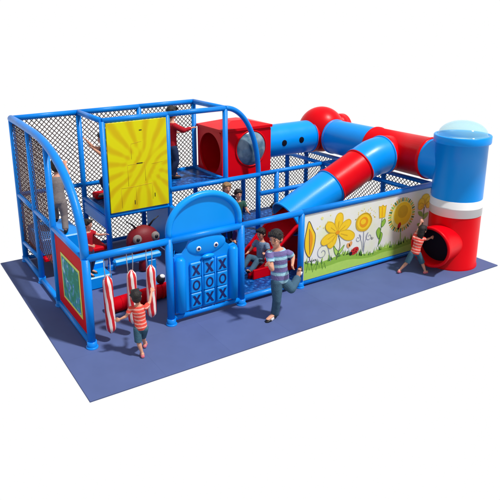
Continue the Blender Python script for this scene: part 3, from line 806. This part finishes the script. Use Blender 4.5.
# ------------------------------------------------------------------ people
def remesh(mb, name, mats, parent, vox, smooth=2, pick=None):
    o = mb.build('tmp', mats[0], None)
    md = o.modifiers.new('r','REMESH'); md.mode = 'VOXEL'; md.voxel_size = vox; md.use_smooth_shade = True
    sm = o.modifiers.new('s','SMOOTH'); sm.factor = .5; sm.iterations = smooth
    dg = bpy.context.evaluated_depsgraph_get(); dg.update()
    me = bpy.data.meshes.new_from_object(o.evaluated_get(dg)); me.name = name
    bpy.data.objects.remove(o, do_unlink=True)
    me.materials.clear()
    for q in mats: me.materials.append(q)
    if pick:
        idx = []
        for p in me.polygons:
            c = p.center; k = 0
            for (cc, r, mi) in pick:
                if (c-cc).length < r: k = mi
            idx.append(k)
        me.polygons.foreach_set('material_index', idx)
    else: me.polygons.foreach_set('material_index', [0]*len(me.polygons))
    me.polygons.foreach_set('use_smooth', [True]*len(me.polygons))
    n = bpy.data.objects.new(name, me); col.objects.link(n); n.parent = parent
    return n

def limb(m, pts, rs, n=14):
    pts = [V(p) for p in pts]
    m.tube(pts, rs, n)
    for p,r in zip(pts, rs): m.ell(p, r*.985, 0, None, 14, 10)

def hand(m, wrist, direc, palm_n, s):
    d = V(direc).normalized(); nrm = V(palm_n); nrm = (nrm-d*nrm.dot(d)).normalized(); side = d.cross(nrm)
    c = V(wrist)+d*.035*s
    m.ell(c, (.040*s,.032*s,.016*s), 0, (d,side,nrm), 14, 10)
    for k,(off,l) in enumerate(((-.027,.036),(-.009,.044),(.009,.041),(.026,.031))):
        a = c+d*.028*s+side*off*s; b = a+d*l*.55*s+nrm*.006*s; e = b+d*l*.4*s+nrm*.018*s
        m.tube([a-d*.012*s,a,b,e], [.0072*s,.0072*s,.0068*s,.0056*s], 8); m.ell(e,.0056*s); m.ell(b,.0068*s)
    a = c-side*.026*s-d*.01*s; b = a-side*.020*s+d*.020*s; e = b+d*.020*s+nrm*.008*s
    m.tube([a,b,e],[.011*s,.0095*s,.0075*s],8); m.ell(e,.0075*s); m.ell(b,.0095*s)

def person(loc, label, group, J, s, face, shirt, pants, hair, shoe, pant_len='long', hairstyle='short', vox=.006, shirt_axis=None, sleeve=.55, hands=True, shoe2=None, torso_w=1.0, limb_w=1.0, headscale=1.0):
    P = empty('person', loc); tag(P, label, 'person', group)
    J = {k: V(v) for k,v in J.items()}
    spine = (J['neck']-J['pelv']).normalized()
    lat = (J['shL']-J['shR']); lat = (lat-spine*lat.dot(spine)).normalized()
    fwd = lat.cross(spine)*1.0
    face = V(face).normalized()
    if fwd.dot(face) < 0: fwd = -fwd
    pel, nk = J['pelv'], J['neck']; Lt = (nk-pel).length
    def ringset(inf, a0, a1):
        prof = [(-.14,.100,.078),(-.04,.112,.086),(.10,.112,.082),(.30,.100,.074),(.50,.108,.080),(.68,.122,.084),(.82,.120,.076),(.92,.085,.060),(1.0,.045,.042)]
        out = []
        for (t,a,b) in prof:
            if a0-.001 <= t <= a1+.001:
                out.append((pel.lerp(nk,t), lat*(a*torso_w*s+inf), fwd*(b*torso_w*s+inf)))
        return out
    # --- body
    m = MB(); m.loft(ringset(0,-.2,1.0), 24); m.ell(pel-spine*.02*s,(.110*s*torso_w,.085*s*torso_w,.09*s),0,(lat,fwd,spine))
    hs = s*headscale
    hc = J['head']; up = (hc-nk).normalized(); hup = (V((0,0,1))+up).normalized(); fc = (face-hup*face.dot(hup)).normalized(); sd = fc.cross(hup)
    limb(m,[nk-up*.05*s, nk+(hc-nk)*.6],[.046*s,.043*s])
    m.ell(hc+hup*.018*hs, (.078*hs,.094*hs,.094*hs), 0, (sd,fc,hup), 26, 18)
    m.ell(hc-hup*.045*hs+fc*.022*hs, (.058*hs,.066*hs,.068*hs), 0, (sd,fc,hup), 22, 14)
    m.ell(hc-hup*.10*hs+fc*.058*hs, (.024*hs,.020*hs,.017*hs), 0, (sd,fc,hup))
    m.loft([(hc+hup*.012*hs+fc*.088*hs, sd*.008*hs, fc*.008*hs),(hc-hup*.018*hs+fc*.100*hs, sd*.012*hs, fc*.012*hs),(hc-hup*.034*hs+fc*.096*hs, sd*.016*hs, fc*.012*hs)],12)
    for q in (-1,1):
        m.ell(hc+sd*q*.080*hs-hup*.012*hs-fc*.008*hs, (.012*hs,.020*hs,.030*hs), 0, (sd,fc,hup))
        m.ell(hc+sd*q*.036*hs+fc*.074*hs-hup*.018*hs, (.022*hs,.012*hs,.014*hs),0,(sd,fc,hup))
    for S in 'LR':
        sh,el,ha,hp,kn,an,to = (J[k+S] for k in ('sh','el','ha','hip','kn','an','toe'))
        lw = limb_w*s
        limb(m,[sh.lerp(pel.lerp(nk,.8),.25), sh, sh.lerp(el,.5), el],[.048*lw,.046*lw,.038*lw,.033*lw])
        wr = el+(ha-el)*.82
        limb(m,[el, el.lerp(wr,.3), wr],[.032*lw,.033*lw,.022*lw])
        if hands: hand(m, wr, ha-el, fwd if S=='L' else fwd, s*1.05)
        limb(m,[hp, hp.lerp(kn,.35), kn],[.078*lw,.074*lw,.050*lw])
        limb(m,[kn, kn.lerp(an,.3), kn.lerp(an,.7), an],[.049*lw,.052*lw,.038*lw,.029*lw])
        # foot
        fd = (to-an).normalized()
        m.ell(an-fd*.02*s+V((0,0,-.0)), (.034*s,.030*s,.034*s)); m.loft([(an-fd*.03*s, V((.0,0,.028*s)), fd.cross(V((0,0,1))).normalized()*.026*s),(an+(to-an)*.5, V((0,0,.024*s)), fd.cross(V((0,0,1))).normalized()*.036*s),(to, V((0,0,.014*s)), fd.cross(V((0,0,1))).normalized()*.030*s)],14)
        m.ell(to,(.03*s,.03*s,.016*s))
    eyes = [hc+sd*q*.034*hs+fc*.088*hs+hup*.002*hs for q in (-1,1)]
    pick = [(e, .0115*hs, 2) for e in eyes]+[(hc-hup*.058*hs+fc*.090*hs+sd*q*.011*hs, .011*hs, 1) for q in (-1,0,1)]+[(hc+sd*q*(.034+.009*e)*hs+fc*.088*hs+hup*(.026-.002*e*e)*hs, .0062*hs, 2) for q in (-1,1) for e in (-1.3,-.6,0,.6,1.2)]
    remesh(m,'body',[SKIN,LIP,EYEM],P,vox,2,pick)
    # --- shirt
    m = MB(); m.loft(ringset(.014*s,-.15,.93),26)
    for S in 'LR':
        sh,el = J['sh'+S],J['el'+S]; e2 = sh.lerp(el,sleeve); lw = limb_w*s
        m.tube([sh.lerp(pel.lerp(nk,.8),.3), sh, e2],[.052*lw,.062*lw,.058*lw],18); m.ell(sh,.060*lw)
        if sleeve > .98:
            ha = J['ha'+S]; m.tube([el, el+(ha-el)*.72],[.046*lw,.036*lw],16); m.ell(el,.048*lw)
    remesh(m,'shirt',[shirt],P,vox,3)
    # --- trousers or shorts
    m = MB(); m.loft([(c,a*1.0,b*1.0) for c,a,b in ringset(.010*s,-.2,.12)],24); m.ell(pel-spine*.03*s,(.120*s*torso_w,.095*s*torso_w,.09*s),0,(lat,fwd,spine))
    for S in 'LR':
        hp,kn,an = J['hip'+S],J['kn'+S],J['an'+S]; lw = limb_w*s
        if pant_len == 'long':
            m.tube([hp, hp.lerp(kn,.4), kn],[.090*lw,.086*lw,.066*lw],18); m.ell(kn,.066*lw); m.ell(hp,.088*lw)
            m.tube([kn, kn.lerp(an,.5), kn.lerp(an,1.0)],[.067*lw,.062*lw,.060*lw],18)
        else:
            m.tube([hp, hp.lerp(kn,.4), hp.lerp(kn,1.0)],[.090*lw,.090*lw,.084*lw],18); m.ell(hp,.088*lw)
    remesh(m,'shorts' if pant_len!='long' else 'trousers',[pants],P,vox,3)
    # --- hair
    m = MB()
    m.ell(hc+hup*.034*hs-fc*.014*hs, (.091*hs,.100*hs,.094*hs), 0, (sd,fc,hup), 24, 16)
    m.ell(hc-hup*.015*hs-fc*.045*hs, (.083*hs,.064*hs,.088*hs), 0, (sd,fc,hup), 20, 14)
    rnd = random.Random(hash(label) % 1000 if False else len(label))
    for k in range(60):   # tufts
        a = rnd.uniform(0,2*PI); e = rnd.uniform(.05,1.2); dirn = (sd*math.cos(a)*math.cos(e)+fc*math.sin(a)*math.cos(e)+hup*math.sin(e))
        if dirn.dot(fc) > .45 and dirn.dot(hup) < .45: continue
        c0 = hc+hup*.03*hs-fc*.012*hs+dirn*.085*hs
        m.tube([c0-dirn*.03*hs, c0, c0+dirn*.020*hs-hup*.016*hs+fc*.006*hs+sd*rnd.uniform(-.02,.02)*hs], [.017*hs,.013*hs,.004*hs], 7)
    for q in (-1,-.5,0,.5,1):   # fringe
        c0 = hc+hup*.075*hs+fc*.078*hs+sd*q*.055*hs
        m.tube([c0-fc*.03*hs+hup*.02*hs, c0, c0+fc*.008*hs-hup*(.020+.016*abs(q))*hs+sd*.014*hs], [.026*hs,.019*hs,.004*hs], 8)
    for q in (-1,1): m.tube([hc+sd*q*.078*hs+hup*.05*hs, hc+sd*q*.083*hs-hup*.005*hs+fc*.018*hs],[.026*hs,.010*hs],8)
    if hairstyle == 'long':
        m.loft([(hc+hup*.01*hs-fc*.05*hs, sd*.085*hs, fc*.055*hs),(hc-hup*.10*hs-fc*.06*hs, sd*.078*hs, fc*.045*hs),(hc-hup*.19*hs-fc*.055*hs, sd*.055*hs, fc*.028*hs)],18)
    remesh(m,'hair',[hair],P,vox,1)
    # --- shoes
    for S in 'LR':
        an,to = J['an'+S],J['toe'+S]; fd = (to-an); fd = fd.normalized(); w = fd.cross(V((0,0,1))).normalized(); u = w.cross(fd).normalized()
        if u.z < 0 and abs(fd.z) < .9: u = -u
        base = an-u*.030*s
        m = MB()
        L_ = (to-an).length
        m.loft([(base-fd*.055*s, w*.022*s, u*.020*s),(base-fd*.045*s, w*.034*s, u*.034*s),(base+fd*L_*.35, w*.038*s, u*.036*s),(base+fd*L_*.8, w*.044*s, u*.028*s),(base+fd*(L_+.03*s), w*.032*s, u*.018*s),(base+fd*(L_+.05*s), w*.012*s, u*.010*s)],18)
        o = m.build('shoe', shoe, P)
        if shoe2:
            m = MB(); m.loft([(base+fd*L_*.40, w*.0395*s, u*.039*s),(base+fd*L_*.62, w*.043*s, u*.036*s),(base+fd*L_*.80, w*.0455*s, u*.0305*s)],18); m.build('strap', shoe2, o)
    return P

CORAL = lambda nm, ax: stripes(nm, ax, [(0,(0.80,.085,.06)),(.66,(.86,.42,.36))], .052, .0)
RUNSH = stripes('striped_jersey', (0.03,0,1), [(0,(.17,.14,.33)),(.32,(.32,.56,.68)),(.66,(.12,.26,.44)),(.76,(.17,.14,.33))], .125, .055)

RUN_J = dict(pelv=(.065,-.03,.66), neck=(.01,-.03,1.14), head=(-.03,-.045,1.29),
    shR=(-.125,-.02,1.06), shL=(.15,-.09,1.03), elR=(-.165,-.15,.88), haR=(-.27,-.20,1.00), elL=(.32,-.0,.93), haL=(.155,-.20,.87),
    hipR=(.005,-.035,.60), hipL=(.125,-.03,.59), knR=(-.005,-.06,.33), anR=(.005,0,.075), toeR=(-.15,-.04,.045),
    knL=(.20,-.13,.475), anL=(.42,.0,.545), toeL=(.475,.03,.665))
person((2.61,-.645,0), 'boy in blue and purple striped shirt and jeans running across the mat in front', 'children playing in front of the playground',
    RUN_J, 1.0, (-.90,-.44,-.10), RUNSH, DENIM, HAIR, SHOE, 'long', 'short', .0038, shoe2=SHOEW, headscale=1.06, torso_w=1.10, limb_w=.98)

BL_J = dict(pelv=(-.03,.02,.44), neck=(-.05,.03,.755), head=(-.068,.038,.865),
    shR=(.035,-.02,.705), shL=(-.135,.075,.69), elR=(.115,.03,.735), haR=(.20,.13,.85), elL=(-.20,.10,.585), haL=(-.285,.13,.55),
    hipL=(-.075,.04,.40), hipR=(.010,.0,.40), knL=(-.075,.03,.215), anL=(-.045,-.02,.04), toeL=(-.015,.07,.018),
    knR=(.035,.13,.215), anR=(.085,.19,.045), toeR=(.135,.28,.02))
person((.535,-.57,0), 'small child in coral striped shirt and shorts reaching for the striped bags, seen from behind', 'children playing in front of the playground',
    BL_J, .70, (.25,.95,-.1), CORAL('coral_jersey',(-.1,0,1)), DENIM2, HAIR, PINKS, 'short', 'short', .0030, headscale=1.10, limb_w=.86, torso_w=.92)

GR_J = dict(pelv=(-.01,.0,.40), neck=(.055,-.02,.675), head=(.095,-.02,.775),
    shL=(-.02,.04,.635), shR=(.10,-.05,.625), elR=(.18,-.06,.60), haR=(.27,-.08,.625), elL=(.13,.10,.73), haL=(.20,.10,.88),
    hipL=(-.055,.03,.365), hipR=(.04,-.02,.36), knL=(-.125,.06,.20), anL=(-.225,.13,.045), toeL=(-.16,.16,.02),
    knR=(.115,-.06,.185), anR=(.135,-.12,.04), toeR=(.205,-.10,.02))
person((5.63,-.60,0), 'child in coral striped shirt and blue shorts leaning into the red tower opening', 'children playing in front of the playground',
    GR_J, .66, (.75,.35,-.1), CORAL('coral_jersey_leaning',(.22,-.05,1)), DENIM2, HAIR, PINKS, 'short', 'long', .0030, headscale=1.12, limb_w=.84, torso_w=.92)

def kid(loc, H, lab, face, shirt, pants, hair=HAIR, pose='stand', lat=(1,0,0), **kw):
    """generic small child inside the frame; H = standing height"""
    s = H/1.45; L = V(lat).normalized(); f = V(face); f.z = 0; f.normalize()
    def q(a,b,c): v = L*a*s+f*b*s; return (v.x,v.y,c*s)
    if pose == 'stand':
        J = dict(pelv=q(0,0,.68),neck=q(0,.02,1.16),head=q(0,.03,1.32),shR=q(-.15,.01,1.07),shL=q(.15,.01,1.07),elR=q(-.22,.08,.88),haR=q(-.20,.26,.86),elL=q(.24,.16,.98),haL=q(.26,.38,1.02),
            hipR=q(-.06,0,.62),hipL=q(.06,0,.62),knR=q(-.07,.03,.36),knL=q(.08,.05,.36),anR=q(-.08,0,.08),anL=q(.09,-.05,.08),toeR=q(-.10,.14,.045),toeL=q(.11,.09,.045))
    elif pose == 'sit':
        J = dict(pelv=q(0,0,.12),neck=q(0,-.03,.60),head=q(0,.0,.76),shR=q(-.15,-.02,.51),shL=q(.15,-.02,.51),elR=q(-.24,.06,.34),haR=q(-.22,.24,.30),elL=q(.26,.05,.36),haL=q(.27,.22,.42),
            hipR=q(-.07,.03,.10),hipL=q(.07,.03,.10),knR=q(-.12,.28,.25),knL=q(.12,.30,.22),anR=q(-.13,.50,.06),anL=q(.12,.55,.05),toeR=q(-.14,.60,.14),toeL=q(.13,.66,.13))
    elif pose == 'climb':
        J = dict(pelv=q(0,0,.62),neck=q(0,.10,1.08),head=q(0,.14,1.24),shR=q(-.15,.09,1.0),shL=q(.15,.09,1.0),elR=q(-.20,.26,.98),haR=q(-.16,.42,1.12),elL=q(.21,.28,1.05),haL=q(.16,.42,1.22),
            hipR=q(-.06,0,.58),hipL=q(.06,0,.58),knR=q(-.08,.24,.46),knL=q(.08,-.02,.32),anR=q(-.08,.16,.22),anL=q(.08,-.12,.08),toeR=q(-.08,.30,.20),toeL=q(.09,.02,.05))
    else:  # crawl
        J = dict(pelv=q(0,-.20,.42),neck=q(0,.26,.46),head=q(0,.40,.56),shR=q(-.14,.18,.42),shL=q(.14,.18,.42),elR=q(-.16,.22,.22),haR=q(-.15,.30,.04),elL=q(.17,.24,.22),haL=q(.16,.36,.04),
            hipR=q(-.07,-.20,.36),hipL=q(.07,-.20,.36),knR=q(-.08,-.16,.08),knL=q(.08,-.10,.08),anR=q(-.08,-.46,.06),anL=q(.08,-.42,.06),toeR=q(-.08,-.58,.03),toeL=q(.08,-.54,.03))
    a = dict(vox=.009, headscale=1.1, shoe2=None, pant_len='long'); a.update(kw)
    return person(loc, lab, 'children playing inside the frame', J, s, face, shirt, pants, hair, SHOE, a.pop('pant_len'), 'short', **a)

kid((3.42,.86,.13), 1.12, 'boy in blue-grey clothes sitting at the foot of the red slide behind the running boy', (-.95,-.32,-.05), CHECKC, DENIM, pose='sit', lat=(.3,-.95,0))
kid((2.88,3.12,H1), 1.42, 'child in red top standing on the upper deck beside the red box room', (1,.1,0), REDC, DARKC, pose='stand', lat=(0,-1,0), sleeve=1.0)
kid((1.60,3.0,1.045), 1.42, 'child on the upper deck behind the yellow ray board, arm held out to the left', (-1,.2,0), DARKC, DARKC, pose='climb', lat=(0,1,0), sleeve=.4)
kid((.48,2.78,.745), 1.36, 'child in grey-brown clothes climbing the steps inside the left netted bay', (.3,1,0), GREYC, GREYC, pose='climb', lat=(1,-.3,0))
kid((.66,1.88,.22), .98, 'child in red shirt standing low on the steps behind the front corner post', (.6,-.8,0), REDC, DARKC, pose='stand', lat=(.8,.6,0))
kid((3.68,2.0,.13), 1.08, 'dark haired child in dark green shirt on the lower floor under the arched post', (-.2,-1,-.1), GREENC, PURPC, pose='stand', lat=(-1,.2,0))
kid((3.52,2.15,.13), 1.20, 'fair haired child just behind the blue arch panel', (-.2,-1,-.1), DARKC, DARKC, hair=HAIRB, pose='stand', lat=(-1,.2,0))
kid((4.72,2.0,.36), .95, 'child in grey clothes crawling beside the blue slide tube', (-.9,-.3,0), GREYC, GREYC, pose='crawl', lat=(.3,-.9,0))

# ------------------------------------------------------------------ camera
cx,cy,cz,yaw,pit,roll,F,PXc,PYc = -2.24283147,-7.15062120,4.30207633,.516312821,.277871346,-.0197581104,598.789373,204.238463,190.103573
cyw,syw,cp,sp_ = math.cos(yaw),math.sin(yaw),math.cos(pit),math.sin(pit)
f = V((syw*cp,cyw*cp,-sp_)); r0 = V((cyw,-syw,0)); u0 = r0.cross(f)
cr_,sr = math.cos(roll),math.sin(roll); r = r0*cr_+u0*sr; u = -r0*sr+u0*cr_
cam = bpy.data.cameras.new('camera'); co = bpy.data.objects.new('camera', cam); col.objects.link(co)
M = Matrix(((r.x,u.x,-f.x,cx),(r.y,u.y,-f.y,cy),(r.z,u.z,-f.z,cz),(0,0,0,1))); co.matrix_world = M
cam.sensor_width = 36; cam.sensor_fit = 'HORIZONTAL'; cam.lens = F/500*36
cam.shift_x = (250-PXc)/500; cam.shift_y = -(250-PYc)/500; cam.clip_end = 200
scene.camera = co

# ------------------------------------------------------------------ light: world gradient shaped for the light and one key lamp
w = bpy.data.worlds.new('World'); scene.world = w; w.use_nodes = True
nt = w.node_tree; bg = nt.nodes['Background']; N = nt.nodes.new
tc = N('ShaderNodeTexCoord'); sp3 = N('ShaderNodeSeparateXYZ'); nt.links.new(tc.outputs['Generated'], sp3.inputs[0])
# white beyond the playground; made-up dimming above and behind the camera deepens shade
lowr = N('ShaderNodeMapRange'); lowr.inputs['From Min'].default_value = .45; lowr.inputs['From Max'].default_value = .18
nt.links.new(sp3.outputs[2], lowr.inputs['Value'])
dp = N('ShaderNodeVectorMath'); dp.operation = 'DOT_PRODUCT'; dp.inputs[1].default_value = (.494,.87,-.25)
nt.links.new(tc.outputs['Generated'], dp.inputs[0])
bk = N('ShaderNodeMapRange'); bk.inputs['From Min'].default_value = -.45; bk.inputs['From Max'].default_value = .0
nt.links.new(dp.outputs['Value'], bk.inputs['Value'])
ml = N('ShaderNodeMath'); ml.operation = 'MULTIPLY'; nt.links.new(lowr.outputs['Result'], ml.inputs[0]); nt.links.new(bk.outputs['Result'], ml.inputs[1])
mxw = N('ShaderNodeMix'); mxw.data_type = 'RGBA'; mxw.inputs[6].default_value = (.52,.52,.54,1); mxw.inputs[7].default_value = (1,1,1,1)
nt.links.new(ml.outputs[0], mxw.inputs[0]); nt.links.new(mxw.outputs[2], bg.inputs['Color']); bg.inputs['Strength'].default_value = 1.0
ld = bpy.data.lights.new('key_lamp','SUN'); ld.energy = 3.9; ld.angle = math.radians(4.0); ld.color = (1,.98,.95)
lo = bpy.data.objects.new('key_lamp', ld); col.objects.link(lo)
lo.rotation_euler = V((-.37,.57,-1.2)).to_track_quat('-Z','Y').to_euler()
scene.render.engine = 'CYCLES'
scene.view_settings.view_transform = 'Standard'; scene.view_settings.look = 'None'; scene.view_settings.exposure = 0; scene.view_settings.gamma = 1
